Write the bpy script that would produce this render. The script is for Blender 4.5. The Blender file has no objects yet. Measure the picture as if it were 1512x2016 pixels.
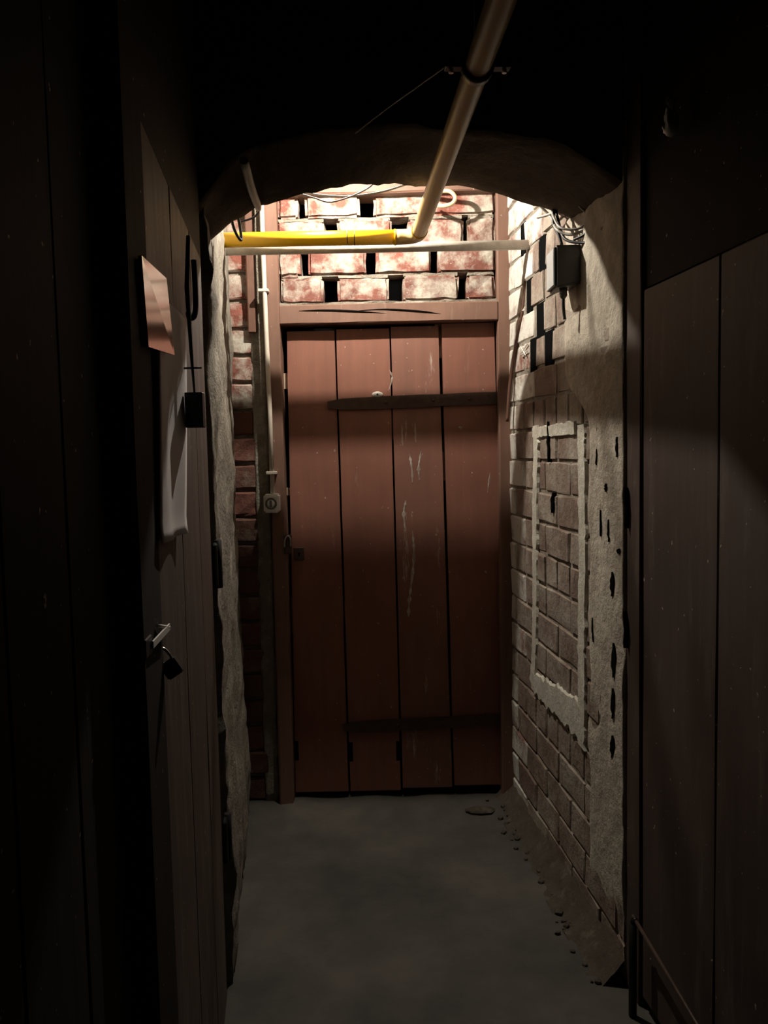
import bpy, bmesh, math, random
from mathutils import Vector, Matrix, noise
R = random.Random(7)
SC = bpy.context.scene
COL = SC.collection

# ------------------------------------------------------------------ camera
FPX, CAMH, PITCH, ROLL = 1630.0, 1.4, math.radians(4.3), math.radians(1.2)
f0 = Vector((0, math.cos(PITCH), -math.sin(PITCH)))
u0 = Vector((0, math.sin(PITCH), math.cos(PITCH)))
r0 = Vector((1, 0, 0))
CR = r0 * math.cos(ROLL) - u0 * math.sin(ROLL)
CU = u0 * math.cos(ROLL) + r0 * math.sin(ROLL)
CP = Vector((0, 0, CAMH))
cd = bpy.data.cameras.new('camera'); cam = bpy.data.objects.new('camera', cd); COL.objects.link(cam)
M = Matrix((CR, CU, -f0)).transposed().to_4x4(); M.translation = CP
cam.matrix_world = M
cd.sensor_fit = 'VERTICAL'; cd.sensor_height = 36; cd.lens = 36 * FPX / 2016; cd.clip_start = .02
SC.camera = cam
# ------------------------------------------------------------------ world, exposure
w = bpy.data.worlds.new('cellar_dark'); SC.world = w; w.use_nodes = True
w.node_tree.nodes['Background'].inputs[0].default_value = (0, 0, 0, 1)
w.node_tree.nodes['Background'].inputs[1].default_value = 0
SC.view_settings.view_transform = 'Standard'; SC.view_settings.look = 'None'
SC.view_settings.gamma = 1; SC.view_settings.use_curve_mapping = False
SC.view_settings.exposure = 0.0
BULB = (-.113, 2.74, 2.43)          # the one lamp of the place: a bare bulb hidden behind the arch
BULB_STRENGTH = 14000.0
SC.cycles.max_bounces = 8; SC.cycles.diffuse_bounces = 6; SC.cycles.sample_clamp_indirect = 4

# ------------------------------------------------------------------ measuring helpers
def ray(px, py):
    return f0 * FPX + CR * (px - 756) + CU * (1008 - py)
def at(px, py, d):                   # the point at depth d (metres in front of the camera)
    v = ray(px, py); return CP + v * (d / v.y)
def hit(px, py, p0, n):
    v = ray(px, py); return CP + v * ((p0 - CP).dot(n) / v.dot(n))
DW = 3.23                            # depth of the end wall
# side walls: skewed a little
RO = Vector((.487, DW, 0)); RT = Vector((.1, -1, 0)).normalized(); RN = Vector((-1, -.1, 0)).normalized()
LO = Vector((-.430, 2.10, 0)); LT = Vector((-.13, 1, 0)).normalized(); LN = Vector((1, .13, 0)).normalized()
RANG = math.atan2(RT.y, RT.x); LANG = math.atan2(LT.y, LT.x)
def rw(s, z, out=0): return RO + RT * s + RN * out + Vector((0, 0, z))
def lw(s, z, out=0): return LO + LT * s + LN * out + Vector((0, 0, z))
def rhit(px, py, out=0):             # on the right wall plane -> (s, z)
    p = hit(px, py, RO + RN * out, RN); return (p - RO).dot(RT), p.z
LDO = at(409, 800, 2.05); LDO.z = 0   # left plank door, plane skewed too
LDT = Vector((-.12, 1, 0)).normalized(); LDN = Vector((1, .12, 0)).normalized(); LDANG = math.atan2(LDT.y, LDT.x)
def ld(s, z, out=0): return LDO + LDT * s + LDN * out + Vector((0, 0, z))
def ldhit(px, py, out=0):
    p = hit(px, py, LDO + LDN * out, LDN); return (p - LDO).dot(LDT), p.z

# ------------------------------------------------------------------ materials
def nt(name):
    m = bpy.data.materials.new(name); m.use_nodes = True; t = m.node_tree
    return m, t, t.nodes['Principled BSDF']
def ramp(t, fac, stops):
    n = t.nodes.new('ShaderNodeValToRGB'); e = n.color_ramp.elements
    while len(e) < len(stops): e.new(.5)
    for i, (p, c) in enumerate(stops):
        e[i].position = p; e[i].color = (*c, 1) if len(c) == 3 else c
    t.links.new(fac, n.inputs[0]); return n.outputs[0]
def tex(t, scale, detail=5, rough=.6, vec=None, dist=0):
    n = t.nodes.new('ShaderNodeTexNoise'); n.inputs['Scale'].default_value = scale
    n.inputs['Detail'].default_value = detail; n.inputs['Roughness'].default_value = rough
    n.inputs['Distortion'].default_value = dist
    t.links.new(vec or pos(t), n.inputs['Vector']); return n.outputs['Fac']
def pos(t, sc=None):
    g = t.nodes.new('ShaderNodeNewGeometry')
    if not sc: return g.outputs['Position']
    m = t.nodes.new('ShaderNodeMapping'); m.inputs['Scale'].default_value = sc
    t.links.new(g.outputs['Position'], m.inputs['Vector']); return m.outputs[0]
def mix(t, fac, a, b):
    n = t.nodes.new('ShaderNodeMix'); n.data_type = 'RGBA'
    for s, v in ((n.inputs[0], fac), (n.inputs[6], a), (n.inputs[7], b)):
        if isinstance(v, (tuple, list)): s.default_value = (*v, 1)
        elif isinstance(v, (int, float)): s.default_value = v
        else: t.links.new(v, s)
    return n.outputs[2]
def bump(t, b, h, strength, dist=.01):
    n = t.nodes.new('ShaderNodeBump'); n.inputs['Strength'].default_value = strength
    n.inputs['Distance'].default_value = dist
    t.links.new(h, n.inputs['Height']); t.links.new(n.outputs[0], b.inputs['Normal'])
BW = lambda v: (v, v, v)
def masonry(name, ca, cb, lime, lo, hi, scale=8, rnd=True, bscale=45, bstr=.5, speck=True):
    """ca..cb: body colour, per piece; lime: whitewash in patches between noise values lo..hi"""
    m, t, b = nt(name)
    if rnd:
        oi = t.nodes.new('ShaderNodeObjectInfo'); base = mix(t, oi.outputs['Random'], ca, cb)
    else:
        base = mix(t, tex(t, 3.1, 3), ca, cb)
    base = mix(t, ramp(t, tex(t, 26, 4), [(.35, BW(0)), (.7, BW(.55))]), base, tuple(c * .55 for c in ca))
    fac = ramp(t, tex(t, scale, 7, .68), [(lo, BW(0)), (hi, BW(1))])
    c = mix(t, fac, base, lime)
    if speck:
        c = mix(t, ramp(t, tex(t, 75, 2), [(.68, BW(0)), (.74, BW(.8))]), c, lime)
    t.links.new(c, b.inputs['Base Color']); b.inputs['Roughness'].default_value = .92
    b.inputs['Specular IOR Level'].default_value = .2
    bump(t, b, tex(t, bscale, 6, .7), bstr, .012)
    return m
def timber(name, ca, cb, stain=None, amt=(.6, .75), bstr=.25, rough=.62, sc=(26, 26, 1.6), spec=.35):
    m, t, b = nt(name)
    g = tex(t, 1, 5, .6, pos(t, sc), .4)
    base = mix(t, ramp(t, g, [(.3, BW(0)), (.72, BW(1))]), ca, cb)
    base = mix(t, ramp(t, tex(t, 2.3, 4), [(.35, BW(0)), (.7, BW(.6))]), base, tuple(c * .5 for c in ca))
    if stain:
        base = mix(t, ramp(t, tex(t, 1, 6, .7, pos(t, (17, 17, 2.6))), [(amt[0], BW(0)), (amt[1], BW(.8))]), base, stain)
    base = mix(t, ramp(t, tex(t, 62, 2), [(.72, BW(0)), (.76, BW(.8))]), base, (.5, .4, .33))
    t.links.new(base, b.inputs['Base Color']); b.inputs['Roughness'].default_value = rough
    b.inputs['Specular IOR Level'].default_value = spec
    bump(t, b, g, bstr, .004)
    return m
def plain(name, c, rough=.5, metal=0, nz=.35, scale=30, c2=None, bstr=.1, spec=.5):
    m, t, b = nt(name)
    col = mix(t, ramp(t, tex(t, scale, 4), [(.4, BW(0)), (.7, BW(nz))]), c, c2 or tuple(x * .45 for x in c))
    t.links.new(col, b.inputs['Base Color']); b.inputs['Roughness'].default_value = rough
    b.inputs['Metallic'].default_value = metal; b.inputs['Specular IOR Level'].default_value = spec
    if bstr: bump(t, b, tex(t, scale * 3, 3), bstr, .003)
    return m

LIME = (.44, .405, .345)
MT = dict(
    hbrick=masonry('red_brick_whitewashed', (.235, .085, .063), (.18, .075, .058), LIME, .43, .62, 9),
    cornerbrick=masonry('corner_brick_thick_limewash', (.25, .115, .09), (.20, .10, .078), (.60, .575, .52), .33, .50, 7),
    lbrick=masonry('dark_red_brick', (.16, .068, .052), (.11, .06, .045), (.22, .18, .14), .56, .74, 8),
    rbrick=masonry('grimy_limewashed_brick', (.215, .150, .122), (.27, .208, .168), (.37, .325, .27), .44, .66, 5, bscale=30, bstr=.7),
    mortar=masonry('lime_mortar', (.26, .225, .18), (.32, .28, .225), LIME, .5, .7, 10, rnd=False, bscale=60, bstr=.9),
    grimeplaster=masonry('grey_lime_plaster', (.25, .222, .182), (.19, .165, .135), (.34, .31, .26), .5, .7, 7, rnd=False, bscale=38, bstr=.9, speck=False),
    skinplaster=masonry('pale_lime_skin', (.44, .38, .31), (.52, .465, .38), (.62, .57, .48), .5, .7, 6, rnd=False, bscale=34, bstr=.8, speck=False),
    whiteplaster=masonry('white_plaster_band', (.66, .62, .53), (.56, .52, .44), (.75, .72, .64), .5, .7, 12, rnd=False, bscale=70, bstr=.5, speck=False),
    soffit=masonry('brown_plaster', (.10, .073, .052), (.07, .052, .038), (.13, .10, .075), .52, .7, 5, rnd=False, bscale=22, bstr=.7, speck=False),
    darkwall=masonry('dark_plaster', (.022, .018, .014), (.014, .012, .01), (.032, .026, .02), .55, .75, 5, rnd=False, bscale=22, bstr=.6, speck=False),  # near black so the near passage looks unlit
    ceiling=masonry('dark_ceiling', (.02, .016, .012), (.014, .011, .009), (.032, .026, .02), .55, .75, 4, rnd=False, bscale=25, speck=False),  # near black to cut the lamp's bounce off the ceiling
    rubble=masonry('crumbled_mortar', (.085, .07, .053), (.05, .042, .032), (.14, .12, .095), .56, .7, 20, bscale=60),
    plank=timber('worn_red_brown_paint', (.255, .105, .070), (.205, .088, .062), (.36, .22, .165), (.64, .78)),
    plank3=timber('worn_red_brown_paint_splashed', (.24, .108, .076), (.20, .092, .066), (.56, .5, .44), (.60, .70)),
    frame=timber('brown_painted_frame', (.20, .108, .076), (.16, .087, .062), (.26, .18, .14), (.62, .75)),
    ldoor=timber('dull_brown_planks', (.07, .041, .031), (.105, .07, .055), (.16, .13, .11), (.50, .72), sc=(20, 20, 1.1)),
    neardoor=timber('unlit_planks', (.018, .013, .010), (.026, .019, .015), rough=.75, spec=.1),  # lack of light on the near planks put into the colour
    rdoor=timber('dark_brown_planks', (.065, .041, .033), (.09, .062, .05), (.125, .103, .085), (.55, .75), sc=(20, 20, .9)),
    darkwood=timber('unlit_post', (.022, .016, .012), (.03, .022, .017), rough=.8, spec=.1),  # the post's unlit face put into the colour
    iron=plain('rusty_iron', (.075, .045, .032), .55, .3, .6, 40, (.03, .02, .016), .3),
    blackmetal=plain('black_metal', (.012, .012, .013), .45, .4, .3),
    chrome=plain('steel', (.62, .6, .57), .3, 1, .3, 30),
    galvanised=plain('galvanised_strip', (.75, .73, .70), .5, .1, .25, 60, (.5, .48, .46)),
    yellow=plain('yellow_pipe_paint', (.80, .46, .012), .32, 0, .35, 18, (.66, .34, .02), .05),
    dustyellow=plain('dusty_yellow_paint', (.52, .36, .13), .42, 0, .8, 14, (.40, .31, .19), .08),
    creampipe=plain('dusty_grey_pipe', (.56, .52, .45), .45, .1, .6, 22, (.30, .27, .23), .15),
    conduit=plain('grey_conduit', (.58, .52, .44), .45, 0, .4, 20, (.40, .35, .29)),
    beige=plain('beige_tube', (.58, .44, .26), .45, 0, .3, 20),
    plastic=plain('grey_plastic', (.42, .42, .41), .5, 0, .3, 20),
    switchgrey=plain('pale_grey_enamel', (.72, .70, .66), .45, 0, .3, 20),
    darkplastic=plain('dark_grey_plastic', (.10, .096, .09), .5, 0, .3),
    blackcable=plain('black_rubber', (.016, .014, .013), .5),
    greycable=plain('grey_cable', (.36, .33, .29), .5),
    browncable=plain('brown_cable', (.12, .055, .035), .6),
    white=plain('white_ceramic', (.85, .82, .76), .35),
    sheet=plain('pale_sheet', (.70, .66, .67), .7, 0, .3, 10, (.55, .51, .51), .1),
    streak=masonry('pale_paint_run', (.30, .235, .20), (.36, .29, .25), (.52, .47, .42), .46, .66, 30, rnd=False, bscale=80, bstr=.3, speck=False),
    sliver=plain('pale_batten', (.42, .31, .23), .8, 0, .3, 40),
    brass=plain('brass', (.5, .36, .14), .35, 1),
    black=plain('shadow_black', (.006, .006, .006), .95, 0, .2, spec=0),  # darkness of gaps, cracks and the room behind put into the colour
)
def floor_mat():
    m, t, b = nt('concrete_floor')
    a = ramp(t, tex(t, 2.2, 5, .6), [(.36, (.034, .034, .030)), (.5, (.062, .056, .046)), (.68, (.095, .083, .066))])
    a = mix(t, ramp(t, tex(t, 14, 5), [(.4, BW(0)), (.7, BW(.35))]), a, (.04, .036, .03))
    a = mix(t, ramp(t, tex(t, 7, 6, .7), [(.66, BW(0)), (.74, BW(.5))]), a, (.13, .115, .095))
    t.links.new(a, b.inputs['Base Color']); b.inputs['Roughness'].default_value = .8
    bump(t, b, tex(t, 30, 6), .35, .008); return m
MT['floor'] = floor_mat()
def mirror_mat():
    m, t, b = nt('mirror_glass')
    b.inputs['Metallic'].default_value = 1
    c = mix(t, ramp(t, tex(t, 12, 5), [(.5, BW(0)), (.75, BW(.6))]), (.36, .33, .31), (.24, .22, .20))
    t.links.new(c, b.inputs['Base Color']); b.inputs['Roughness'].default_value = .13; return m
MT['mirror'] = mirror_mat()
def bulb_mat():
    m, t, b = nt('glowing_bulb')
    b.inputs['Emission Color'].default_value = (1, .92, .79, 1); b.inputs['Emission Strength'].default_value = BULB_STRENGTH
    return m
MT['bulb'] = bulb_mat()

# ------------------------------------------------------------------ building helpers
def mesh_of(name, bm, m, smooth=False):
    me = bpy.data.meshes.new(name); bm.normal_update(); bm.to_mesh(me); bm.free(); me.materials.append(m)
    if smooth:
        for p in me.polygons: p.use_smooth = True
    return me
def link(name, me, parent=None):
    o = bpy.data.objects.new(name, me); COL.objects.link(o)
    if parent: o.parent = parent; o.matrix_parent_inverse = Matrix.Translation(-PLOC.get(parent.name, Vector()))
    return o
PLOC = {}
def obj(name, bm, m, parent=None, smooth=False): return link(name, mesh_of(name, bm, MT[m] if isinstance(m, str) else m, smooth), parent)
def tag(o, label, cat, group=None, kind=None):
    o['label'] = label; o['category'] = cat
    if group: o['group'] = group
    if kind: o['kind'] = kind
    return o
def thing(name, loc, label, cat, group=None, kind=None):
    o = bpy.data.objects.new(name, None); COL.objects.link(o); o.location = loc; o.empty_display_size = .05
    PLOC[o.name] = Vector(loc)
    return tag(o, label, cat, group, kind)
def part(name, bm, m, parent):       # child whose mesh is in world coordinates, with grandparents too
    o = obj(name, bm, m); o.parent = parent
    # meshes stand in world coordinates (identity); only the Empties carry a location
    if parent.type == 'EMPTY': o.matrix_parent_inverse = Matrix.Translation(-parent.location)
    return o
def jit(bm, a, seed=None):
    for v in bm.verts: v.co += Vector((R.uniform(-a, a), R.uniform(-a, a), R.uniform(-a, a)))
def box(bm, org, ex, ey, ez, x0, x1, y0, y1, z0, z1, bev=0, seg=1, jitter=0, cuts=None):
    """a box in the frame org, ex, ey, ez, appended to bm"""
    t = bmesh.new()
    vs = [t.verts.new((x, y, z)) for x in (x0, x1) for y in (y0, y1) for z in (z0, z1)]
    for q in ((0, 1, 3, 2), (4, 6, 7, 5), (0, 4, 5, 1), (2, 3, 7, 6), (0, 2, 6, 4), (1, 5, 7, 3)):
        t.faces.new([vs[i] for i in q])
    bmesh.ops.recalc_face_normals(t, faces=t.faces)
    if cuts:                           # (axis, n): slice so that edges can wander
        for ax, n in cuts:
            lo, hi = ((x0, x1), (y0, y1), (z0, z1))[ax]
            for i in range(1, n):
                c = [0, 0, 0]; c[ax] = lo + (hi - lo) * i / n; nn = [0, 0, 0]; nn[ax] = 1
                bmesh.ops.bisect_plane(t, geom=t.verts[:] + t.edges[:] + t.faces[:], plane_co=c, plane_no=nn)
    if bev:
        es = [e for e in t.edges if len(e.link_faces) == 2 and e.calc_face_angle(0) > .5]
        bmesh.ops.bevel(t, geom=es, offset=bev, segments=seg, affect='EDGES', clamp_overlap=True)
    if jitter: jit(t, jitter)
    mp = {}
    for v in t.verts: mp[v] = bm.verts.new(org + ex * v.co.x + ey * v.co.y + ez * v.co.z)
    for fc in t.faces: bm.faces.new([mp[v] for v in fc.verts])
    t.free(); return bm
X, Y, Z, O = Vector((1, 0, 0)), Vector((0, 1, 0)), Vector((0, 0, 1)), Vector()
def wbox(x0, x1, y0, y1, z0, z1, **k): return box(bmesh.new(), O, X, Y, Z, x0, x1, y0, y1, z0, z1, **k)
def catmull(P, n=6):
    P = [Vector(p) for p in P]; out = []
    Q = [P[0] * 2 - P[1]] + P + [P[-1] * 2 - P[-2]]
    for i in range(1, len(Q) - 2):
        a, b, c, d = Q[i - 1:i + 3]
        for k in range(n):
            s = k / n
            out.append(.5 * ((2 * b) + (c - a) * s + (2 * a - 5 * b + 4 * c - d) * s * s + (3 * b - a - 3 * c + d) * s ** 3))
    out.append(P[-1]); return out
def tube(P, r, seg=12, bm=None, cap=True):
    bm = bm or bmesh.new(); P = [Vector(p) for p in P]
    rings = []; up = None
    for i, p in enumerate(P):
        d = (P[min(i + 1, len(P) - 1)] - P[max(i - 1, 0)]).normalized()
        if up is None: up = d.orthogonal().normalized()
        up = (up - d * up.dot(d)).normalized(); sd = d.cross(up)
        rr = r[i] if isinstance(r, (list, tuple)) else r
        rings.append([bm.verts.new(p + (up * math.cos(a) + sd * math.sin(a)) * rr) for a in (2 * math.pi * k / seg for k in range(seg))])
    for a, b in zip(rings, rings[1:]):
        for k in range(seg): 
            fc = bm.faces.new((a[k], a[(k + 1) % seg], b[(k + 1) % seg], b[k])); fc.smooth = True
    if cap:
        bm.faces.new(rings[0][::-1]); bm.faces.new(rings[-1])
    return bm
def fillet(a, c, b, r, n=7):          # points rounding the corner c between a and b
    a, b, c = Vector(a), Vector(b), Vector(c); da, db = (a - c).normalized(), (b - c).normalized()
    p0, p1 = c + da * r, c + db * r
    return [(p0 * (1 - s) + c * s) * (1 - s) + (c * (1 - s) + p1 * s) * s for s in (k / n for k in range(n + 1))]
def sheet_grid(fn, nu, nv, bm=None):
    bm = bm or bmesh.new(); g = [[bm.verts.new(fn(i / nu, j / nv)) for j in range(nv + 1)] for i in range(nu + 1)]
    for i in range(nu):
        for j in range(nv):
            fc = bm.faces.new((g[i][j], g[i + 1][j], g[i + 1][j + 1], g[i][j + 1])); fc.smooth = True
    return bm
def rough(p, a, s): return noise.fractal(Vector(p) * s, 1.0, 2.0, 4) * a
def solid(bm, offset):                # give a grid thickness along one vector
    g = bmesh.ops.extrude_face_region(bm, geom=bm.faces[:])
    for v in g['geom']:
        if isinstance(v, bmesh.types.BMVert): v.co += offset
    bmesh.ops.recalc_face_normals(bm, faces=bm.faces); return bm

# ------------------------------------------------------------------ setting: floor, ceiling, walls
def floor_z(x, y):
    z = rough((x, y, 0), .006, 3.2)
    if y > 3.02: z += .022 * min(1, (y - 3.02) / .07) * (.7 + .5 * noise.noise(Vector((x * 7, y * 5, 2))))
    return z - .004
fl = obj('floor', solid(sheet_grid(lambda u, v: Vector((-1.3 + 2.7 * u, -.6 + 4.6 * v, floor_z(-1.3 + 2.7 * u, -.6 + 4.6 * v))), 54, 92), Vector((0, 0, -.15))), 'floor')
tag(fl, 'stained grey-brown concrete floor of the cellar passage', 'floor', kind='structure')
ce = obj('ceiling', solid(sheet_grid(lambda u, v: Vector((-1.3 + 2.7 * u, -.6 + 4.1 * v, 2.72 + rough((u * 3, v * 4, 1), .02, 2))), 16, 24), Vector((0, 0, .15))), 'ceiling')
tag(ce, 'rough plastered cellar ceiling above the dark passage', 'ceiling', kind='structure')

# -- end wall: the piece left of the door frame, the piece above; the store room behind stays dark
PXL, PXR = at(529, 640, 3.2).x, at(1000, 640, 3.2).x
wb = obj('wall_back', wbox(-1.0, at(526, 900, DW).x + .01, DW + .012, DW + .25, -.02, 2.75), 'mortar')
tag(wb, 'whitewashed brick end wall left of and above the plank door', 'wall', kind='structure')
ztop = at(945, 380, 3.2).z
bm = wbox(-.7, .75, 3.205, 3.45, ztop + .055, 2.75)
part('upper_wall', bm, 'mortar', wb)
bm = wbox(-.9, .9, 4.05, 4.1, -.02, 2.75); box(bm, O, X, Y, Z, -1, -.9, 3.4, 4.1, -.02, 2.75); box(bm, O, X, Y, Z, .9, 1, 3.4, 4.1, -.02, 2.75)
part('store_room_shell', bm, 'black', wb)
# bricks of the strip left of the door frame
xl = -.62
for i in range(25):
    z0 = .012 + i * .104
    xr = at(505, 900, DW).x + R.uniform(-.008, .008)
    if i % 2: xr += .012
    bm = box(bmesh.new(), O, X, Y, Z, xl, xr, DW - R.uniform(.002, .008), DW + .03, z0, z0 + .09, bev=.006, jitter=.003, cuts=((0, 3), (2, 2)))
    part('brick', bm, 'lbrick' if i < 15 else 'hbrick', wb)
# plaster fillet between those bricks and the post
bm = sheet_grid(lambda u, v: Vector((at(505, 900, DW).x - .006 + u * .055 + rough((u, v * 9, 4), .006, 3), DW - .006 - .01 * u + rough((u * 3, v * 20, 3), .006, 2), v * 2.6)), 4, 60)
part('plaster_fillet', solid(bm, Vector((0, .03, 0))), 'mortar', wb)

# -- open brickwork above the door (pigeonhole bond)
rowsY = [(594, 543), (540, 489), (485, 430), (426, 374)]
rows = [[(553, 636), (665, 765), (793, 902), (919, 974)], [(548, 590), (607, 720), (740, 848), (862, 974)],
        [(547, 638), (665, 770), (803, 912), (921, 974)], [(547, 585), (602, 707), (735, 838), (846, 974)]]
for (yb, yt), row in zip(rowsY, rows):
    for a, b in row:
        p0 = at(a, yb + (760 - a) * .025, 3.215); p1 = at(b, yt + (760 - b) * .025, 3.215)
        bm = box(bmesh.new(), O, X, Y, Z, p0.x, p1.x, 3.212 + R.uniform(-.006, .006), 3.33, p0.z - .001, p1.z, bev=.011, seg=2, jitter=.0035,
                 cuts=((0, 4 if b - a > 60 else 2), (2, 2)))
        part('brick', bm, 'hbrick', wb)
        # mortar bed on top of each brick, squeezed out
        bm = box(bmesh.new(), O, X, Y, Z, p0.x + .004, p1.x - .004, 3.222, 3.325, p1.z - .004, p1.z + .0075, jitter=.0022, cuts=((0, 5),))
        part('mortar_bed', bm, 'mortar', wb)

# -- door frame
df = thing('trim_1', ((PXL + PXR) / 2, 3.2, 0), 'brown painted timber frame around the old plank door', 'door frame', kind='structure')
pl0, pl1 = at(531, 900, 3.19).x, at(559, 900, 3.19).x
pr0, pr1 = at(982, 900, 3.19).x, at(1004, 900, 3.19).x
part('post', wbox(pl0, pl1, 3.175, 3.30, 0, 2.7, bev=.005, jitter=.0015, cuts=((2, 14),)), 'frame', df)
part('post', wbox(pr0, pr1 + .05, 3.185, 3.30, 0, 2.7, bev=.005, jitter=.0015, cuts=((2, 14),)), 'frame', df)
zl0, zl1 = at(765, 635, 3.19).z, at(765, 597, 3.19).z
lin = part('lintel', wbox(pl1 - .002, pr0 + .002, 3.18, 3.31, zl0, zl1, bev=.004, jitter=.0012, cuts=((0, 8),)), 'frame', df)
part('head_beam', wbox(pl1, pr0, 3.17, 3.31, ztop, ztop + .06, bev=.006, jitter=.002, cuts=((0, 6),)), 'frame', df)
bm = bmesh.new()
for P, r in (([(588, 612), (640, 611), (700, 613), (760, 617)], .0026), ([(700, 612), (760, 609), (830, 613), (868, 618)], .002)):
    tube(catmull([at(x, y, 3.1795) for x, y in P], 4), [1.5 * r * math.sin(math.pi * k / 12) + .0004 for k in range(13)], 6, bm)
part('crack', bm, 'black', lin)
bm = box(bmesh.new(), O, X, Y, Z, pl1, pr0, 3.19, 3.23, zl1 - .003, zl1 + .008, jitter=.003, cuts=((0, 16),))
part('mortar_joint', bm, 'mortar', df)

# -- the plank door
dr = thing('door_1', at(770, 1550, DW), 'red-brown four-plank cellar door in the end wall with two strap hinges', 'door', kind='structure')
tops = [(565, 658), (662, 766), (769.5, 863), (869, 973)]
bots = [(582, 686), (690, 789), (793, 890), (895, 998)]
ytop = [650, 648, 645, 641]; ybot = [1556, 1556, 1552, 1549]
for k in range(4):
    a0, a1 = at(tops[k][0], 650, DW), at(tops[k][1], 650, DW)
    b0, b1 = at(bots[k][0] , 1545, DW), at(bots[k][1], 1545, DW)
    zt, zb = at(700, ytop[k], DW).z, max(.028, at(750, ybot[k], DW).z)
    bm = box(bmesh.new(), O, X, Y, Z, 0, 1, DW - .001, DW + .026, 0, 1, bev=0, cuts=((2, 18),))
    for v in bm.verts:
        u, s = v.co.x, v.co.z
        e = (1 - abs(2 * u - 1) < .5)
        xx = (b0.x * (1 - s) + a0.x * s) * (1 - u) + (b1.x * (1 - s) + a1.x * s) * u
        wob = noise.noise(Vector((k * 3.1 + u, s * 5, 0))) * .0022
        v.co = Vector((xx + wob, v.co.y + noise.noise(Vector((k, s * 2, 5))) * .002, zb * (1 - s) + zt * s))
    if k == 3:      # the rounded lower corner
        for v in bm.verts:
            if v.co.z < zb + .03 and v.co.x > b1.x - .01: v.co.x -= .02
    bmesh.ops.bevel(bm, geom=[e for e in bm.edges if e.calc_face_angle(0) > .6], offset=.002, segments=1, affect='EDGES')
    part('plank', bm, 'plank3' if k == 2 else 'plank', dr)
# ledges behind the planks, seen in the gaps where the planks parted
for (x, ya, yb, wd) in ((773, 800, 865, 10), (868, 640, 705, 10), (880, 634, 646, 24), (874, 890, 946, 9), (573, 1176, 1246, 8), (676, 1180, 1226, 6), (569, 735, 766, 12), (565, 960, 976, 16)):
    p0, p1 = at(x - wd, yb, DW + .03), at(x + wd, ya, DW + .03)
    part('ledge', wbox(p0.x, p1.x, DW + .024, DW + .045, p0.z, p1.z, jitter=.001), 'sliver', dr)
def strap(x0, y0, x1, y1, name='strap_hinge'):
    p, q = at(x0, y0, DW - .004), at(x1, y1, DW - .004)
    ex = (q - p).normalized(); ez = Vector((-ex.z, 0, ex.x)); L = (q - p).length
    bm = bmesh.new(); n = 12
    pr = []
    for k in range(n + 1):
        s = L * k / n; h = .0235 if k > 1 else (.013 if k == 0 else .021)
        pr.append((s, h + R.uniform(-.0012, .0012)))
    f_, b_ = [], []
    for (s, h) in pr:
        for lst, yy in ((f_, DW - .010), (b_, DW - .0015)):
            for sg in (-1, 1):
                c = p + ex * s + ez * h * sg; lst.append(bm.verts.new((c.x, yy, c.z)))
    for k in range(n):
        a = 2 * k
        bm.faces.new((f_[a], f_[a + 2], f_[a + 3], f_[a + 1])); bm.faces.new((f_[a], b_[a], b_[a + 2], f_[a + 2])); bm.faces.new((f_[a + 1], f_[a + 3], b_[a + 3], b_[a + 1]))
    bm.faces.new((f_[0], f_[1], b_[1], b_[0])); bm.faces.new((f_[-2], b_[-2], b_[-1], f_[-1]))
    bmesh.ops.recalc_face_normals(bm, faces=bm.faces)
    h = part(name, bm, 'iron', dr)
    for s in (.34, .62, .83):
        c = p + ex * L * s
        part('bolt', tube([(c.x, DW - .009, c.z), (c.x, DW - .014, c.z), (c.x, DW - .0155, c.z)], [.007, .0065, .003], 8), 'iron', h)
    c = q
    part('hinge_pin', tube([(c.x + .004, DW - .02, c.z - .042), (c.x + .004, DW - .02, c.z + .045)], .010, 10), 'iron', h)
strap(645, 797, 982, 783); strap(676, 1432, 992, 1416)
# keyhole plate, latch and the white knob
c = at(589, 1090, DW)
kp = part('keyhole_plate', wbox(c.x - .02, c.x + .02, DW - .006, DW, c.z - .025, c.z + .025, bev=.002), 'iron', dr)
part('keyhole', wbox(c.x - .003, c.x + .003, DW - .0068, DW - .004, c.z - .009, c.z + .005), 'black', kp)
c = at(743, 777, DW)
q = bmesh.new(); bmesh.ops.create_uvsphere(q, u_segments=16, v_segments=8, radius=1)
for v in q.verts: v.co = Vector((c.x + v.co.x * .022, DW - .004 + v.co.y * .011, c.z + v.co.z * .012))
for p in q.faces: p.smooth = True
kn = part('knob', q, 'white', dr)
part('screw', tube([(c.x, DW - .0145, c.z), (c.x, DW - .0165, c.z)], .004, 8), 'iron', kn)
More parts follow.
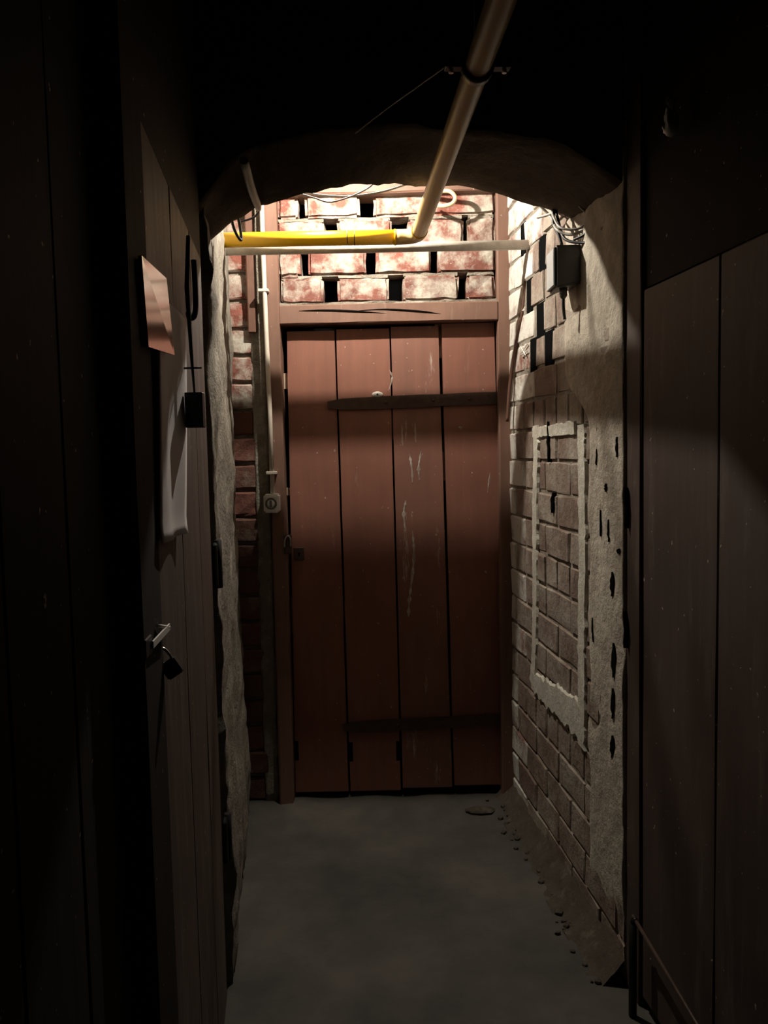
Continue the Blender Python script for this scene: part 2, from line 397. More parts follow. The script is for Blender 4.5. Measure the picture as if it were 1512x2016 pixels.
# streaks of pale paint run down the third plank
def streak(pts, wd):
    P = catmull([at(x, y, DW - .0022) for x, y in pts], 6); bm = bmesh.new(); rr = []
    for k, p in enumerate(P):
        h = .5 * wd * (.35 + abs(noise.noise(Vector((k * .8, pts[0][0], 0)))) * 1.6) * (math.sin(math.pi * (k + .4) / (len(P) - .2)) ** .5)
        rr.append((bm.verts.new((p.x - h, p.y, p.z)), bm.verts.new((p.x, p.y - .0008, p.z)), bm.verts.new((p.x + h, p.y, p.z))))
    for a, b in zip(rr, rr[1:]):
        bm.faces.new((a[0], a[1], b[1], b[0])); bm.faces.new((a[1], a[2], b[2], b[1]))
    bmesh.ops.recalc_face_normals(bm, faces=bm.faces); part('paint_streak', bm, 'streak', dr)
for pts, wd in (([(829, 888), (824, 920), (826, 945)], .012), ([(806, 893), (811, 925), (812, 950)], .014), 
                ([(799, 985), (795, 1010), (797, 1040)], .014), ([(812, 1045), (815, 1090), (812, 1130), (806, 1180), (804, 1215)], .020),
                ([(767, 728), (772, 745), (765, 770)], .010), ([(965, 930), (960, 970)], .006), ([(905, 838), (908, 846)], .014)):
    streak(pts, wd)
a, b = at(560, 1055, 3.17), at(572, 1085, 3.17)
lt = part('latch', wbox(a.x - .002, a.x + .028, 3.160, 3.176, b.z - .01, a.z + .005, bev=.003), 'iron', dr)
part('shackle', tube(catmull([at(560, 1078, 3.155), at(561, 1062, 3.15), at(567, 1055, 3.15), at(572, 1062, 3.155), at(572, 1076, 3.16)], 4), .003, 8), 'chrome', lt)
# lower edge board fragments and clefts at the foot of the planks
for (x, y) in ((583, 1478), (690, 1480), (785, 1478)):
    c = at(x, y, DW); part('cleft', wbox(c.x - .010, c.x + .010, DW - .0016, DW + .001, c.z - .04, c.z + .04, bev=.0004, jitter=.0003, cuts=((2, 4),)), 'black', dr)

# -- right wall: limewashed bricks on a mortar core, with pigeonholes near the corner
SR = (RO.y - 2.06) / -RT.y            # length of the wall up to its near corner
bm = bmesh.new()
ins = .003
box(bm, RO, RT, -RN, Z, -.25, SR, ins, .3, -.02, 2.75)
wr = obj('wall_right', bm, 'mortar'); tag(wr, 'limewashed brick wall on the right between door frame and arch', 'wall', kind='structure')
def brick_mesh(L, h, dep, bev, jt, seed, m):
    global R
    R2 = R; R = random.Random(seed)
    bm = box(bmesh.new(), O, X, Y, Z, 0, L, -.0025, dep, 0, h, bev=bev, jitter=jt, cuts=((0, 2),)); R = R2
    return mesh_of('brick', bm, MT[m])
FULL = [brick_mesh(.238, .094, .05, .004, .0025, 10 + k, 'rbrick') for k in range(6)]
HALF = [brick_mesh(.112, .094, .05, .004, .0025, 30 + k, 'rbrick') for k in range(4)]
PIG = [brick_mesh(.19, .093, .05, .005, .003, 50 + k, 'cornerbrick') for k in range(4)]
def put(me, name, parent, org, ang, sx=1):
    o = bpy.data.objects.new(name, me); COL.objects.link(o); o.location = org; o.rotation_euler = (0, 0, ang); o.scale = (sx, 1, 1); o.parent = parent
    return o
PH = .104
SLOTS = {}                               # row -> gaps (s0, s1) between the bricks, filled black for their dark depth
for (x, y0, y1, wd) in ((1042, 520, 580, 11), (1064, 566, 642, 15), (1050, 642, 712, 12), (1081, 622, 700, 17), (1068, 440, 500, 12), (1030, 455, 500, 9)):
    z = rhit(x, (y0 + y1) / 2)[1]; row = int((z - .006) / PH)
    a, b = rhit(x - wd / 2, (y0 + y1) / 2)[0], rhit(x + wd / 2, (y0 + y1) / 2)[0]
    SLOTS.setdefault(row, []).append((a, b))
for i in range(26):
    z = .006 + i * PH; s = .005 - (i % 2) * .125
    header = (i % 5 == 4)
    holes = sorted(SLOTS.get(i, []))
    for a, b in holes:
        part('hole_fill', box(bmesh.new(), rw(0, 0), RT, -RN, Z, a - .002, b + .002, .0005, .05, z - .012, z + .1), 'black', wr)  # black block stands in for the darkness inside the gap
    while s < SR - .012:
        L = .112 if header else .238
        s0, e0 = max(s, 0), min(s + L, SR)
        segs = [(s0, e0)]
        for a, b in holes:
            segs = [q for (u, v) in segs for q in ((u, min(v, a)), (max(u, b), v)) if q[1] - q[0] > .02]
        for u, v in segs:
            if v - u > .03:
                me = R.choice(PIG if u < .30 and 1.50 < z < 2.3 or u < .1 else HALF if v - u < .13 else FULL)
                L0 = {True: .19, False: .112 if v - u < .13 else .238}[me in PIG]
                put(me, 'brick', wr, rw(u, z, R.uniform(-.002, .002)), RANG, (v - u) / L0)
        s += L + .012
# plaster band painted on the bricks: left upright, top, right upright, foot
def band(pts, wd, name='plaster_band', out=.009, side=(1, 0)):
    """pts on the photo's wall -> ragged raised strip on the wall plane"""
    P = [rhit(x, y, out) for x, y in pts]
    n = 10 * (len(P) - 1); Q = []
    P3 = catmull([(a, b, 0) for a, b in P], 10)
    W = [wd[0] + (wd[1] - wd[0]) * k / (len(P3) - 1) for k in range(len(P3))]
    bm = bmesh.new(); rows_ = []
    for k, p in enumerate(P3):
        d = (P3[min(k + 1, len(P3) - 1)] - P3[max(k - 1, 0)]).normalized(); q = Vector((-d.y, d.x, 0))
        wl, wr_ = (W[k] * (.5 + .22 * noise.noise(Vector((k * .55, sd, pts[0][0])))) for sd in (0, 9))
        A, B = p - q * wl, p + q * wr_
        rows_.append([bm.verts.new(rw(c.x, c.y, o_)) for c, o_ in ((A, .001), (A * .93 + B * .07, out), (A * .07 + B * .93, out + .001), (B, .001))])
    for a, b in zip(rows_, rows_[1:]):
        for j in range(3): bm.faces.new((a[j], b[j], b[j + 1], a[j + 1]))
    bm.faces.new(rows_[0]); bm.faces.new(rows_[-1][::-1])
    bmesh.ops.recalc_face_normals(bm, faces=bm.faces)
    return part(name, bm, 'whiteplaster', wr)
band([(1053, 838), (1054, 900), (1052, 1000), (1052, 1100), (1052, 1200), (1050, 1300), (1046, 1345)], (.062, .056))
band([(1048, 852), (1085, 848), (1130, 842)], (.036, .042))
band([(1143, 836), (1144, 900), (1145, 1000), (1146, 1100), (1144, 1200), (1144, 1300), (1144, 1400), (1143, 1470)], (.068, .066))
band([(1046, 1338), (1070, 1362), (1100, 1385), (1140, 1420)], (.075, .13))
# glints of crinkled plastic painted as white strokes above the left upright
for P in ([(1024, 682), (1034, 700)], [(1037, 676), (1026, 695)], [(1024, 700), (1038, 690)]):
    a, b = rhit(*P[0], .01), rhit(*P[1], .01)
    part('glint_stroke', tube([rw(*a, .008), rw(*b, .008)], .0022, 6), 'white', wr)
# cracks where the plaster came off: raised black strips, colour for their dark depth
for (x, y, dy, dx) in ((1203, 1150, 24, 3), (1206, 1300, 34, 4), (1204, 1385, 30, 3), (1203, 1470, 22, 3), (1077, 870, 40, 1.6), (1212, 880, 20, 1.5), (1190, 960, 8, 1.5), (1216, 1085, 5, 3), (1180, 1030, 26, .9), (1228, 1000, 40, .8), (1172, 900, 16, .8), (1195, 1045, 22, .8), (1165, 1240, 24, .8), (1226, 1240, 36, .8), (1085, 990, 20, 2)):
    n = 7; bm = bmesh.new(); a_ = []
    for k in range(n):
        s_ = k / (n - 1); yy = y - dy + 2 * dy * s_; ww = dx * (math.sin(math.pi * s_) * .8 + .25) * (1 + .6 * noise.noise(Vector((x, k * 1.3, 0)))); jx = 2.2 * noise.noise(Vector((x * .1, k * .9, 3)))
        l, r_ = rhit(x + jx - ww, yy, .012), rhit(x + jx + ww, yy, .012)
        a_.append([bm.verts.new(rw(*l, .0105)), bm.verts.new(rw(*r_, .0105)), bm.verts.new(rw(*l, -.01)), bm.verts.new(rw(*r_, -.01))])
    for a, b in zip(a_, a_[1:]):
        bm.faces.new((a[0], a[1], b[1], b[0])); bm.faces.new((a[0], b[0], b[2], a[2])); bm.faces.new((a[1], a[3], b[3], b[1]))
    bm.faces.new((a_[0][0], a_[0][2], a_[0][3], a_[0][1])); bm.faces.new((a_[-1][0], a_[-1][1], a_[-1][3], a_[-1][2]))
    bmesh.ops.recalc_face_normals(bm, faces=bm.faces); part('cleft', bm, 'black', wr)
# smooth lime plaster skin high on the near end
sk0, sk1 = rhit(1108, 620)[0], SR
skb = rhit(1158, 1000)[0]
def skin(u, v):
    z = .12 + 2.0 * v
    k = max(0, min(1, (z - 1.45) / .18)); k = k * k * (3 - 2 * k)
    a = skb * (1 - k) + sk0 * k + .02 * noise.noise(Vector((z * 6, 1, 2)))
    s = a + (sk1 - a) * u
    e = max(0, min(u / .10, 1, v / .05))
    dent = max(0, noise.noise(Vector((s * 9, z * 7, 4))) - .42) * .03
    return rw(s, z, -.004 + .011 * e - dent + rough((s * 2, z * 2, 0), .003, 6))
part('plaster_skin', solid(sheet_grid(skin, 26, 90), -RN * .02), 'skinplaster', wr)

# -- left wall: rough plastered reveal seen at a grazing angle
SL = 1.16
def lskin(u, v):
    s = SL * u; z = -.01 + 2.74 * v
    bulge = .03 * math.exp(-((z - .25) / .2) ** 2)
    a = .010 + .006 * (u < .06)
    return lw(s, z, rough((s * 1.4, z, 7), a * 1.5, 4) + rough((s, z, 3), .006, 17) + bulge * .6)
wl = obj('wall_left', solid(sheet_grid(lskin, 34, 110), -LN * .25), 'grimeplaster')
tag(wl, 'rough plastered reveal on the left between arch and end wall', 'wall', kind='structure')

# -- the arch across the passage
near = [(-.62, 1.80), (-.50, 1.93), (-.43, 2.02), (-.36, 2.105), (-.30, 2.137), (-.225, 2.160), (-.12, 2.178), (.025, 2.184), (.174, 2.177), (.274, 2.166), (.40, 2.146), (.512, 2.10), (.60, 2.035), (.68, 1.955), (.78, 1.84)]
far = [(-.62, 1.80), (-.50, 1.91), (-.44, 1.972), (-.392, 2.012), (-.302, 2.054), (-.19, 2.069), (-.06, 2.105), (.03, 2.134), (.12, 2.170), (.19, 2.169), (.24, 2.161), (.376, 2.126), (.508, 2.085), (.59, 2.03), (.68, 1.955), (.78, 1.84)]
def lerp(T, x):
    for (a, b), (c, d) in zip(T, T[1:]):
        if x <= c: return b + (d - b) * (x - a) / (c - a)
    return T[-1][1]
DF = [(-.7, 2.25), (-.4, 2.26), (-.3, 2.265), (-.19, 2.205), (-.06, 2.27), (.03, 2.36), (.12, 2.48), (.19, 2.49), (.28, 2.48), (.38, 2.46), (.6, 2.48), (.9, 2.48)]
def dfar(x): return lerp(DF, x)
def soff(u, v):
    x = -.62 + 1.40 * u; y = 2.07 + (dfar(x) - 2.07) * v
    n_, f_ = lerp(near, x), lerp(far, x)
    return Vector((x, y, n_ + (f_ - n_) * v + rough((x * 2, y * 3, 0), .010, 4) + rough((x, y, 9), .0035, 26)))
bm = bmesh.new(); nu, nv = 90, 10
g = [[bm.verts.new(soff(i / nu, j / nv)) for j in range(nv + 1)] for i in range(nu + 1)]
tp = [[bm.verts.new((g[i][j].co.x, g[i][j].co.y, 2.74)) for j in (0, nv)] for i in range(nu + 1)]
for i in range(nu):
    for j in range(nv): bm.faces.new((g[i][j], g[i][j + 1], g[i + 1][j + 1], g[i + 1][j])).smooth = True
    bm.faces.new((g[i][0], g[i + 1][0], tp[i + 1][0], tp[i][0])); bm.faces.new((g[i][nv], tp[i][1], tp[i + 1][1], g[i + 1][nv]))
    bm.faces.new((tp[i][0], tp[i + 1][0], tp[i + 1][1], tp[i][1]))
bmesh.ops.recalc_face_normals(bm, faces=bm.faces)
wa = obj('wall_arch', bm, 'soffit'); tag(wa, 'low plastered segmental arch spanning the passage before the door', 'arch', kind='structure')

# -- near passage: the walls carrying the two plank doors
bm = bmesh.new()
NB = Vector((0, 0, 0))
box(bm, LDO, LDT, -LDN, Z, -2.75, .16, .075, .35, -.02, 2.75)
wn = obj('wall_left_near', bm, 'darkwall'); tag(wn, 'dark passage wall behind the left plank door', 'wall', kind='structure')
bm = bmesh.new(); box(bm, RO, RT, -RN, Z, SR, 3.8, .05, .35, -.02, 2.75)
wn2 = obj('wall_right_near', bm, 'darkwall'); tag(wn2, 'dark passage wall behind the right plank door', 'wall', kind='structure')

# left plank door
sL = [ldhit(x, 900)[0] for x in (409, 371, 332, 300, 288)]   # seams, right to left
d2 = thing('door_2', ld(sL[0], 0), 'dull brown plank door on the left side of the passage, carrying the mirror plate', 'door', kind='structure')
edges = [sL[0], -.30, -.60, -.895]
for k in range(3):
    bm = box(bmesh.new(), LDO, LDT, -LDN, Z, edges[k + 1] + .0015, edges[k] - .0015, 0, .028, .03, 1.86, bev=.0025, jitter=.0008, cuts=((2, 8),))
    part('plank', bm, 'ldoor', d2)
for zc in (.42, ldhit(407, 1133)[1]):
    h = part('hinge', box(bmesh.new(), LDO, LDT, -LDN, Z, -.035, .012, -.012, .0, zc - .055, zc + .055, bev=.004), 'blackmetal', d2)
    part('hinge_pin', tube([ld(.006, zc - .06, .012), ld(.006, zc + .06, .012)], .009, 10), 'blackmetal', h)
part('ledge', box(bmesh.new(), LDO, LDT, -LDN, Z, -.89, -.01, .028, .05, 1.6, 1.74, bev=.003), 'ldoor', d2)
# over-door panel, dark colour for the unlit door top
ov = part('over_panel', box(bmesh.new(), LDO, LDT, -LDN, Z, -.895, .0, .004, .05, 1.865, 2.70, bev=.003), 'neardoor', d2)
# the near post and the planks beyond it
p1 = thing('trim_2', ld(-.97, 0), 'timber post, coloured dark as unlit, standing left of the plank door', 'post', kind='structure')
e0 = ldhit(292, 900)[0]
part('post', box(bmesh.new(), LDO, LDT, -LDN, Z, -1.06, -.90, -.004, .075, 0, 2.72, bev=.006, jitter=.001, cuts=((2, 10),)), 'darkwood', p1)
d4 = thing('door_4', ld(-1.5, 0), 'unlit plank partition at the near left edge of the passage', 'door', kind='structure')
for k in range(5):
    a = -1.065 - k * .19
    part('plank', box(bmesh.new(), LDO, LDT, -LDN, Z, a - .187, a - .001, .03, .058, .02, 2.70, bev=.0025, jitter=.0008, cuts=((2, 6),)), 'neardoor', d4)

# right plank door
s0 = rhit(1240, 1000)[0]; s1 = rhit(1263, 1000)[0]; s2 = rhit(1410, 1000)[0]
d3 = thing('door_3', rw(s2, 0), 'dark brown plank door on the right side of the passage', 'door', kind='structure')
part('frame_post', box(bmesh.new(), RO, RT, -RN, Z, SR + .002, s1 - .008, .0, .06, 0, 2.70, bev=.003, jitter=.001, cuts=((2, 10),)), 'rdoor', d3)
ed = [s1, s2, s2 + .30, s2 + .58, s2 + .86]
for k in range(4):
    part('plank', box(bmesh.new(), RO, RT, -RN, Z, ed[k] + .002, ed[k + 1] - .002, .004, .034, .03, 1.76, bev=.0025, jitter=.0008, cuts=((2, 8),)), 'rdoor', d3)
part('over_panel', box(bmesh.new(), RO, RT, -RN, Z, s1 - .006, ed[4], .012, .05, 1.765, 2.70), 'neardoor', d3)  # dark panel put where the door top lies unlit

# ------------------------------------------------------------------ pipes
dy = 2.83
E0 = at(822, 466, dy); vN = ray(985, 5); N0 = CP + vN * ((E0.z - CAMH) / vN.z)
dirN = (N0 - E0).normalized()
yr = .0245
Lft = Vector((-.62, dy, at(470, 472, dy).z))
yp = thing('gas_pipe', (0, dy, E0.z), 'yellow painted pipe crossing above the door and turning towards the viewer under the arch', 'pipe')
fl_ = fillet(Lft, E0, E0 + dirN, .055)
part('cross_run', tube([Lft, Vector((-.3, dy, Lft.z + (E0.z - Lft.z) * .5)), E0 - X * .075], yr, 20), 'yellow', yp)
part('elbow', tube([E0 - X * .075] + fl_ + [E0 + dirN * .075], yr + .0006, 20), 'dustyellow', yp)
part('long_run', tube([E0 + dirN * s for s in (.075, .3, .7, 1.1, 1.6, 2.1, 2.6, 3.1)], yr, 20), 'dustyellow', yp)
for x in (684, 698):
    c = at(x, 468, dy); part('joint_ring', tube([c + X * -.0015, c + X * .0015], yr + .0008, 20), 'iron', yp)
c = E0 + dirN * .075; part('joint_ring', tube([c - dirN * .0035, c + dirN * .0035], yr + .0025, 20), 'yellow', yp)
c = E0 - X * .075; part('joint_ring', tube([c - X * .003, c + X * .003], yr + .0022, 20), 'yellow', yp)
dg = 2.92
gl, gr = at(470, 493, dg), at(1025, 482, dg)
gp = obj('water_pipe', tube([Vector((-.64, dg, gl.z)), (gl + gr) / 2, rw((RO.y - dg) / -RT.y, gr.z, -.02)], .0168, 18), 'creampipe')
tag(gp, 'dusty grey pipe running level behind and below the yellow pipe', 'pipe')
# clamp that holds the yellow pipe to the ceiling
cc = E0 + dirN * ((E0.y - 1.60) / -dirN.y)
cl = thing('pipe_clamp', cc, 'black iron clamp with two ears around the yellow pipe overhead', 'clamp')
sd = dirN.cross(Z).normalized(); upv = sd.cross(dirN).normalized()
bm = tube([cc - dirN * .012, cc + dirN * .012], yr + .006, 20); part('ring', bm, 'blackmetal', cl)
for sg in (-1, 1):
    part('ear', box(bmesh.new(), cc, sd, dirN, upv, sg * .045 - .017, sg * .045 + .017, -.012, .012, -.005, .012, bev=.002), 'blackmetal', cl)
    c = cc + sd * sg * .05; part('screw', tube([c - upv * .012, c + upv * .02], .0045, 8), 'chrome', cl)
part('hanger_rod', tube([cc + upv * yr, Vector((cc.x, cc.y, 2.72))], .006, 8), 'blackmetal', cl)

# ------------------------------------------------------------------ lamp (hidden behind the arch)
B = Vector(BULB)
lp = thing('ceiling_lamp', (B.x, B.y, 2.72), 'glowing bulb under an added shallow black metal shade behind the arch', 'lamp')
part('ceiling_rose', tube([(B.x, B.y, 2.73), (B.x, B.y, 2.70), (B.x, B.y, 2.69)], [.045, .042, .012], 16), 'plastic', lp)
part('cord', tube([(B.x, B.y, 2.695), (B.x, B.y, 2.54)], .004, 8), 'blackcable', lp)
part('lamp_holder', tube([(B.x, B.y, 2.545), (B.x, B.y, 2.53), (B.x, B.y, 2.48), (B.x, B.y, 2.455)], [.008, .019, .019, .017], 14), 'blackmetal', lp)
prof = [(.020, .060), (.028, .052), (.075, .028), (.125, .002), (.128, .001), (.125, -.001), (.074, .024), (.026, .047), (.018, .056)]
bm = bmesh.new(); rg = [[bm.verts.new(B + Vector((r_ * math.cos(a), r_ * math.sin(a), z_))) for a in (2 * math.pi * k / 32 for k in range(32))] for r_, z_ in prof]
for a, b in zip(rg, rg[1:] + rg[:1]):
    for k in range(32): bm.faces.new((a[k], a[(k + 1) % 32], b[(k + 1) % 32], b[k])).smooth = True
part('baffle', bm, 'blackmetal', lp)  # added out of view to block upward light and its bounce
q = bmesh.new(); bmesh.ops.create_icosphere(q, subdivisions=2, radius=.0115)
for v in q.verts: v.co = v.co + B
part('bulb', q, 'bulb', lp)

# ------------------------------------------------------------------ left conduit and switch
P = [at(515, 405, 3.155), at(518, 500, 3.155), at(524, 650, 3.155), at(531, 800, 3.155), at(537, 975, 3.155)]
for p in P: p.y = 3.155
co = thing('conduit_pipe', P[-1], 'thin grey conduit running down the left frame post to the switch', 'conduit')
part('pipe_run', tube([Vector((P[0].x, 3.155, 2.5))] + P, .0088, 12), 'conduit', co)
for (x, y) in ((519, 572), (535, 931)):
    c = at(x, y, 3.155)
    part('clip', box(bmesh.new(), c, X, Y, Z, -.021, .019, -.0105, .02, -.006, .006, bev=.002), 'conduit', co)
c = at(535, 991, 3.14)
sw = thing('rotary_switch', c, 'small square grey switch box with a round dial beside the door', 'switch')
part('case', box(bmesh.new(), c, X, Y, Z, -.029, .029, -.02, .04, -.035, .035, bev=.006, seg=2), 'switchgrey', sw)
bm = bmesh.new(); rr = .0185
ringp = [c + Vector((math.cos(a) * rr, -.021, math.sin(a) * rr)) for a in (2 * math.pi * k / 20 for k in range(21))]
part('dial_ring', tube(ringp, .0042, 8, cap=False), 'darkplastic', sw)
dl = part('dial', tube([c + Y * -.018, c + Y * -.024, c + Y * -.026], [.016, .015, .008], 16), 'switchgrey', sw)
part('grip', box(bmesh.new(), c, X, Y, Z, -.004, .004, -.034, -.022, -.013, .013, bev=.0015), 'darkplastic', dl)
part('rib', box(bmesh.new(), c, X, Y, Z, -.026, .026, -.022, -.018, .022, .03, bev=.001), 'switchgrey', sw)
# narrow dark brown upright box beside it
a, b = at(487, 560, 3.215), at(503, 560, 3.215)
bt = obj('stripe', wbox(a.x, b.x, 3.195, 3.235, at(495, 655, 3.2).z, 2.45, bev=.003, jitter=.001, cuts=((2, 6),)), 'browncable')
tag(bt, 'narrow dark brown upright batten on the bricks left of the conduit', 'stripe')

# conduit end on the arch soffit
a, b = at(509, 407, 2.285), at(480, 312, 1.99)
sp = obj('soffit_conduit', tube(catmull([a - Z * .002, (a + b) / 2 - Z * .014, b - Z * .004], 5), .0105, 12), 'conduit')
tag(sp, 'short grey conduit fixed under the left side of the arch', 'conduit')

# ------------------------------------------------------------------ cables
def cable(name, P, r, m, label, group=None, n=8):
    o = obj(name, tube(catmull(P, n), r, 8), m); tag(o, label, 'cable', group); return o
cable('hanging_cable', [at(456, 415, 2.33), at(458, 440, 2.35), at(466, 462, 2.38), at(475, 472, 2.4), at(472, 445, 2.4), at(467, 420, 2.38), at(465, 405, 2.36)], .0042, 'blackcable', 'black cable hooked in a loop over the left end of the yellow pipe')
cable('hanging_cable', [at(470, 437, 2.42), at(490, 432, 2.40), at(503, 425, 2.38), at(512, 408, 2.33), at(500, 400, 2.3)], .003, 'blackcable', 'thin black cable drooping from the conduit end under the arch')
cable('crown_cable', [at(585, 383, 2.62), at(600, 380, 2.62), at(640, 385, 2.62), at(690, 386, 2.62), at(750, 378, 2.62), at(800, 363, 2.60), at(835, 352, 2.58)], .0032, 'greycable', 'grey cable sagging below the crown of the arch, long one')
cable('crown_cable', [at(590, 381, 2.6), at(620, 390, 2.6), at(650, 398, 2.6), at(690, 387, 2.6), at(725, 370, 2.6), at(740, 355, 2.58)], .0025, 'greycable', 'grey cable in a short deeper sag left below the arch crown')
cable('overhead_cable', [at(700, 262, 2.07), at(760, 215, 1.95), at(820, 172, 1.8), at(890, 122, 1.63)], .0016, 'greycable', 'thin loose cable in the dark running up to the pipe clamp')
cable('corner_cable', [at(1036, 470, 2.98), at(1036, 540, 2.97), at(1030, 610, 3.0), at(1019, 665, 3.06), at(1009, 720, 3.1), at(1003, 770, 3.12), at(999, 830, 3.13)], .0068, 'browncable', 'flat brown cable hanging down the corner right of the door frame')
cable('arch_cable', [at(1060, 402, 2.52), at(1085, 428, 2.5), at(1095, 450, 2.42), at(1115, 461, 2.39), at(1140, 458, 2.36), at(1160, 440, 2.34), at(1168, 415, 2.33), at(1160, 395, 2.33)], .0042, 'greycable', 'grey cable loop above the grey junction box, lowest strand')
cable('arch_cable', [at(1085, 415, 2.47), at(1100, 445, 2.40), at(1125, 452, 2.37), at(1150, 445, 2.35), at(1158, 425, 2.34), at(1140, 405, 2.34)], .0036, 'greycable', 'grey cable loop above the junction box, upper strand')
cable('arch_cable', [at(1092, 400, 2.48), at(1098, 430, 2.44), at(1112, 470, 2.39), at(1150, 478, 2.34), at(1180, 473, 2.29), at(1210, 450, 2.23)], .0044, 'blackcable', 'black cable drooping across the plaster right of the junction box')
cable('arch_cable', [at(1130, 472, 2.37), at(1150, 462, 2.34), at(1170, 445, 2.31), at(1186, 425, 2.29)], .0042, 'blackcable', 'short black cable slanting up right from the junction box')
cable('arch_cable', [at(1106, 482, 2.42), at(1100, 462, 2.43), at(1090, 440, 2.45), at(1090, 405, 2.46)], .005, 'blackcable', 'black cable rising straight from the top of the junction box')
cable('arch_cable', [at(1058, 428, 2.56), at(1075, 424, 2.52), at(1092, 418, 2.48)], .0045, 'greycable', 'short pale cable end poking left from the cable knot')
cable('post_cable', [at(1236, 560, 2.09), at(1248, 590, 2.07), at(1262, 612, 2.04), at(1278, 622, 2.02)], .003, 'blackcable', 'short black wire curling at the near corner of the right wall')

# junction box on the right wall
jb = thing('junction_box', at(1110, 525, 2.4), 'grey junction box on the plaster under the cable knot', 'electrical box')
s_, z0 = rhit(1140, 565); jy0, jy1 = 2.365, 2.475
zt, zb_ = at(1110, 481, 2.365).z, at(1110, 565, 2.365).z
xl_, xr_ = at(1093, 520, 2.365).x, rw((RO.y - 2.42) / .995, 0).x + .004
bm = wbox(xl_, xr_, jy0, jy1, zb_, zt, bev=.006, seg=2)
for v in bm.verts:
    if v.co.z < zb_ + .02 and v.co.x > xl_ + .05: v.co.z += .01
part('case', bm, 'darkplastic', jb)  # front turned from the lamp darkened by colour, lit side kept paler
part('cover', wbox(xl_ - .004, xl_ + .002, jy0 + .006, jy1 - .006, zb_ + .006, zt - .006, bev=.002), 'plastic', jb)
c = Vector((xl_ + .03, (jy0 + jy1) / 2 - .02, zb_))
part('gland', tube([c + Z * .004, c - Z * .018, c - Z * .026], [.011, .011, .006], 12), 'darkplastic', jb)
c2 = rhit(1106, 612, .01)
cable('box_cable', [c - Z * .02, c - Z * .05, c + Vector((.004, 0, -.085))], .0045, 'blackcable', 'short black cable stub under the junction box')

# bent tube behind the yellow pipe
bp = [at(842, 379, 3.16), at(870, 376, 3.13), at(886, 377, 3.12), at(896, 387, 3.12), at(893, 398, 3.12), at(882, 404, 3.12), at(866, 405, 3.13), at(848, 402, 3.16)]
tag(obj('bent_tube', tube(catmull(bp, 5), .0075, 10), 'beige'), 'small beige tube bent back on itself behind the yellow pipe', 'tube')

# ------------------------------------------------------------------ things on the left door
mc = [ldhit(x, y, .012) for x, y in ((279, 503), (328, 548), (336, 699), (293, 683))]
mr = thing('mirror', ld(*mc[3]), 'small bare mirror plate fixed to the left plank door', 'mirror')
bm = bmesh.new(); F = [bm.verts.new(ld(*c, .012 + (.006 if k in (2,) else 0))) for k, c in enumerate(mc)]; Bk = [bm.verts.new(v.co - LDN * .005) for v in F]
bm.faces.new(F); bm.faces.new(Bk[::-1])
for k in range(4): bm.faces.new((F[k], Bk[k], Bk[(k + 1) % 4], F[(k + 1) % 4]))
bmesh.ops.recalc_face_normals(bm, faces=bm.faces); part('plate', bm, 'mirror', mr)
# pale sheet
c0, c1 = ldhit(303, 1071), ldhit(351, 1050); top_ = ldhit(375, 705)[1]
def shf(u, v):
    s = c0[0] + (c1[0] - c0[0]) * u + .10 * v * u + .05 * v; z0_ = c0[1] + (c1[1] - c0[1]) * u; z = z0_ + (top_ + .05 - z0_) * v
    curl = .006 * max(0, u - .6) * (1 - v) + .004 * max(0, .06 - v) / .06 + .004 * math.sin(u * 7 + v * 2)
    return ld(s, z, .008 + curl)
st = obj('hanging_sheet', solid(sheet_grid(shf, 14, 26), -LDN * .0012), 'sheet')
tag(st, 'pale sheet hanging on the left plank door with a curled lower edge', 'sheet')
# black box on its cord, with a nail across
b0 = ldhit(384, 807, .03); bx = ld(*b0, .03)
hb = thing('hanging_box', bx, 'small black oblong box hanging on a dark cord at the left door', 'box')
part('body', box(bmesh.new(), bx, X, Y, Z, -.0155, .0155, -.01, .01, -.031, .030, bev=.0012, seg=1), 'blackmetal', hb)
part('cord', tube([bx + Z * .03, bx + Vector((-.003, 0, .10)), bx + Vector((-.006, .0, .21)), bx + Vector((-.003, .01, .30))], [.002, .003, .0045, .0035], 8), 'blackcable', hb)
n0, n1 = at(362, 725, bx.y), at(397, 724, bx.y)
part('cross_pin', tube([n0, n1], .0018, 6), 'blackmetal', hb)
a = ldhit(380, 565, .02); c = ld(*a, .02)
hk = obj('iron_hook', tube(catmull([c + Vector((.003, 0, .05)), c + Vector((.004, 0, .03)), c + Vector((.004, 0, -.03)), c + Vector((.0, .0, -.055)), c + Vector((-.008, -.004, -.058)), c + Vector((-.010, -.004, -.048))], 5), .0055, 8), 'blackmetal')
tag(hk, 'black iron hook at the top right edge of the left door', 'hook')

# hasp, padlock
hc = ldhit(322, 1243, .03); A = at(333, 1234, 1.165); Bq = at(300, 1270, 1.035)
hs = thing('hasp', A, 'bright steel hasp arm reaching from the left door to the post', 'hasp')
exx = (Bq - A).normalized(); ezz = exx.cross(LDN).normalized(); eyy = ezz.cross(exx)
part('arm', box(bmesh.new(), A, exx, eyy, ezz, 0, (Bq - A).length, -.001, .0015, -.005, .005, bev=.0006), 'galvanised', hs)
k0 = at(310, 1232, 1.09)
part('staple', tube([k0, A], .0022, 6), 'galvanised', hs)
part('plate', box(bmesh.new(), Bq, exx, eyy, ezz, -.01, .03, -.006, -.002, -.012, .012, bev=.001), 'blackmetal', hs)
pk = at(338, 1313, 1.16)
ang = math.radians(33)
pz = Vector((-math.sin(ang), 0, math.cos(ang))); pxv = Vector((math.cos(ang), 0, math.sin(ang)))
pdl = thing('padlock', pk, 'black padlock with a steel shackle dangling from the hasp', 'padlock')
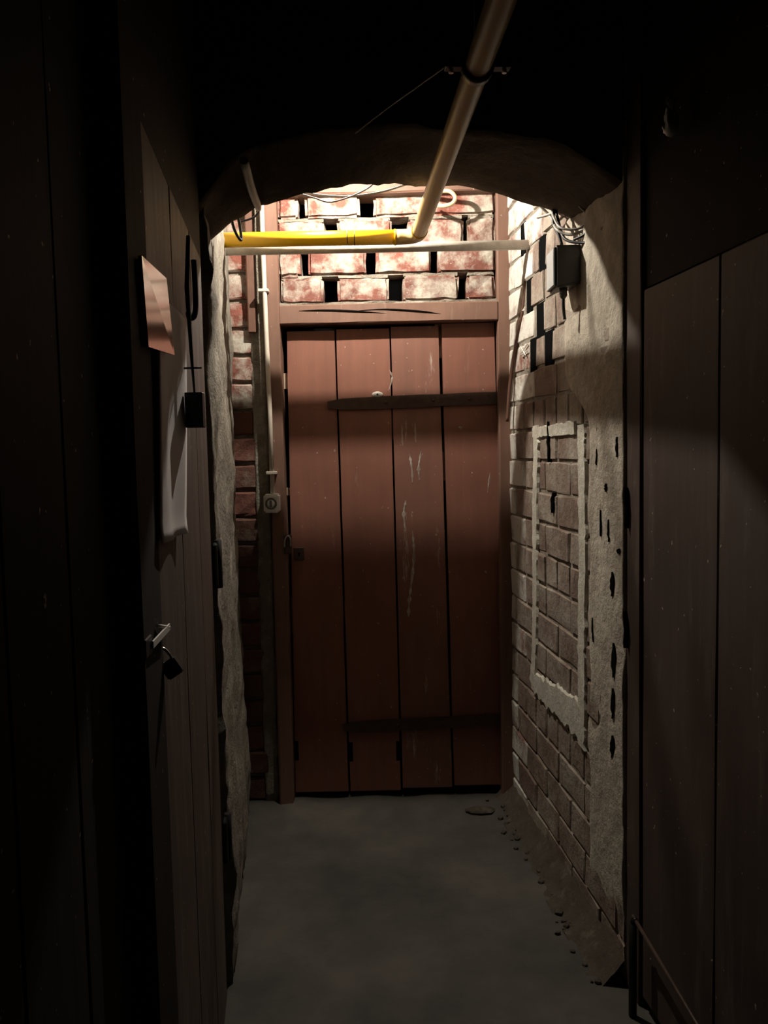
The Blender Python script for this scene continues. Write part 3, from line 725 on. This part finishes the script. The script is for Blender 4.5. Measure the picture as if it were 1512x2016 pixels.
part('body', box(bmesh.new(), pk, pxv, Y, pz, -.0125, .0125, -.008, .008, -.014, .0115, bev=.002, seg=2), 'blackmetal', pdl)
sh = [pk + pxv * x + pz * z for x, z in ((-.0075, .010), (-.0075, .022), (-.005, .029), (0, .032), (.005, .029), (.0075, .022), (.0075, .010))]
part('shackle', tube(catmull(sh, 4), .0022, 8), 'chrome', pdl)

# ------------------------------------------------------------------ right foreground
a, b = rhit(1246, 1803, .03), rhit(1372, 2016, .03)
kp0, kp1 = rw(a[0], a[1], .03), rw(b[0], b[1], .03)
fp = thing('floor_pipe', Vector((kp0.x, kp0.y, 0)), 'thin dark pipe running low along the right plank door', 'pipe')
part('pipe_run', tube([kp0, kp0 + (kp1 - kp0) * 1.0, kp0 + (kp1 - kp0) * 2.2], .0045, 10), 'iron', fp)
part('elbow', tube(fillet(kp0 + (kp1 - kp0) * .1, kp0, kp0 - Z * .2, .02) , .006, 10), 'blackmetal', fp)
part('drop', tube([kp0 - Z * .02, Vector((kp0.x, kp0.y, .0))], .010, 10), 'blackmetal', fp)
p = rhit(1321, 228, .02); c = rw(*p, .02)
bm = bmesh.new(); bmesh.ops.create_icosphere(bm, subdivisions=3, radius=1)
for v in bm.verts:
    k = v.co.z; wd = (.013 + .012 * max(0, -k)) * (.55 if .25 < k < .5 else 1)
    v.co = c + RN * 0 + Vector((v.co.x * wd, v.co.y * wd, k * .042)) + Vector((rough(v.co, .006, 2.3), rough(v.co + X, .006, 2.3), rough(v.co + Y, .005, 2)))
tag(obj('rag', bm, 'white', smooth=True), 'crumpled white rag stuck high on the dark right wall', 'rag')

# rubble at the foot of the right wall
bm = bmesh.new()
for k in range(170):
    s = R.uniform(.02, SR); o_ = abs(R.gauss(0, .045)) + .005
    if o_ > .13: continue
    r_ = R.uniform(.006, .018) * (1 - o_ * 3); q = bmesh.new(); bmesh.ops.create_icosphere(q, subdivisions=1, radius=r_)
    c = rw(s, 0, o_); c.z = floor_z(c.x, c.y) + r_ * .4
    mp = {}
    for v in q.verts:
        j = v.co * R.uniform(.7, 1.3); mp[v] = bm.verts.new(c + Vector((j.x, j.y, j.z * .7)))
    for fc in q.faces: bm.faces.new([mp[v] for v in fc.verts])
    q.free()
def heap(u, v):
    s = .0 + SR * u; o_ = -.01 + .085 * v
    h = (.075 + .04 * noise.noise(Vector((s * 4, 0, 1)))) * max(0, 1 - v) ** 1.6
    p = rw(s, 0, o_ + .012); p.z = floor_z(p.x, p.y) - .004 + h + rough(p, .016, 16); return p
sheet_grid(heap, 70, 9, bm)
rb = obj('rubble', bm, 'rubble'); tag(rb, 'crumbled mortar heaped along the foot of the right brick wall', 'rubble', kind='stuff')
# flat flake of mortar on the threshold
q = bmesh.new(); bmesh.ops.create_icosphere(q, subdivisions=2, radius=1); c = at(945, 1583, 3.08); c.z = floor_z(c.x, c.y)
for v in q.verts: v.co = c + Vector((v.co.x * .06, v.co.y * .03, v.co.z * .012)) * (1 + .25 * noise.noise(v.co * 2))
tag(obj('mortar_flake', q, 'rubble'), 'flat broken piece of mortar lying before the door on the right', 'debris')
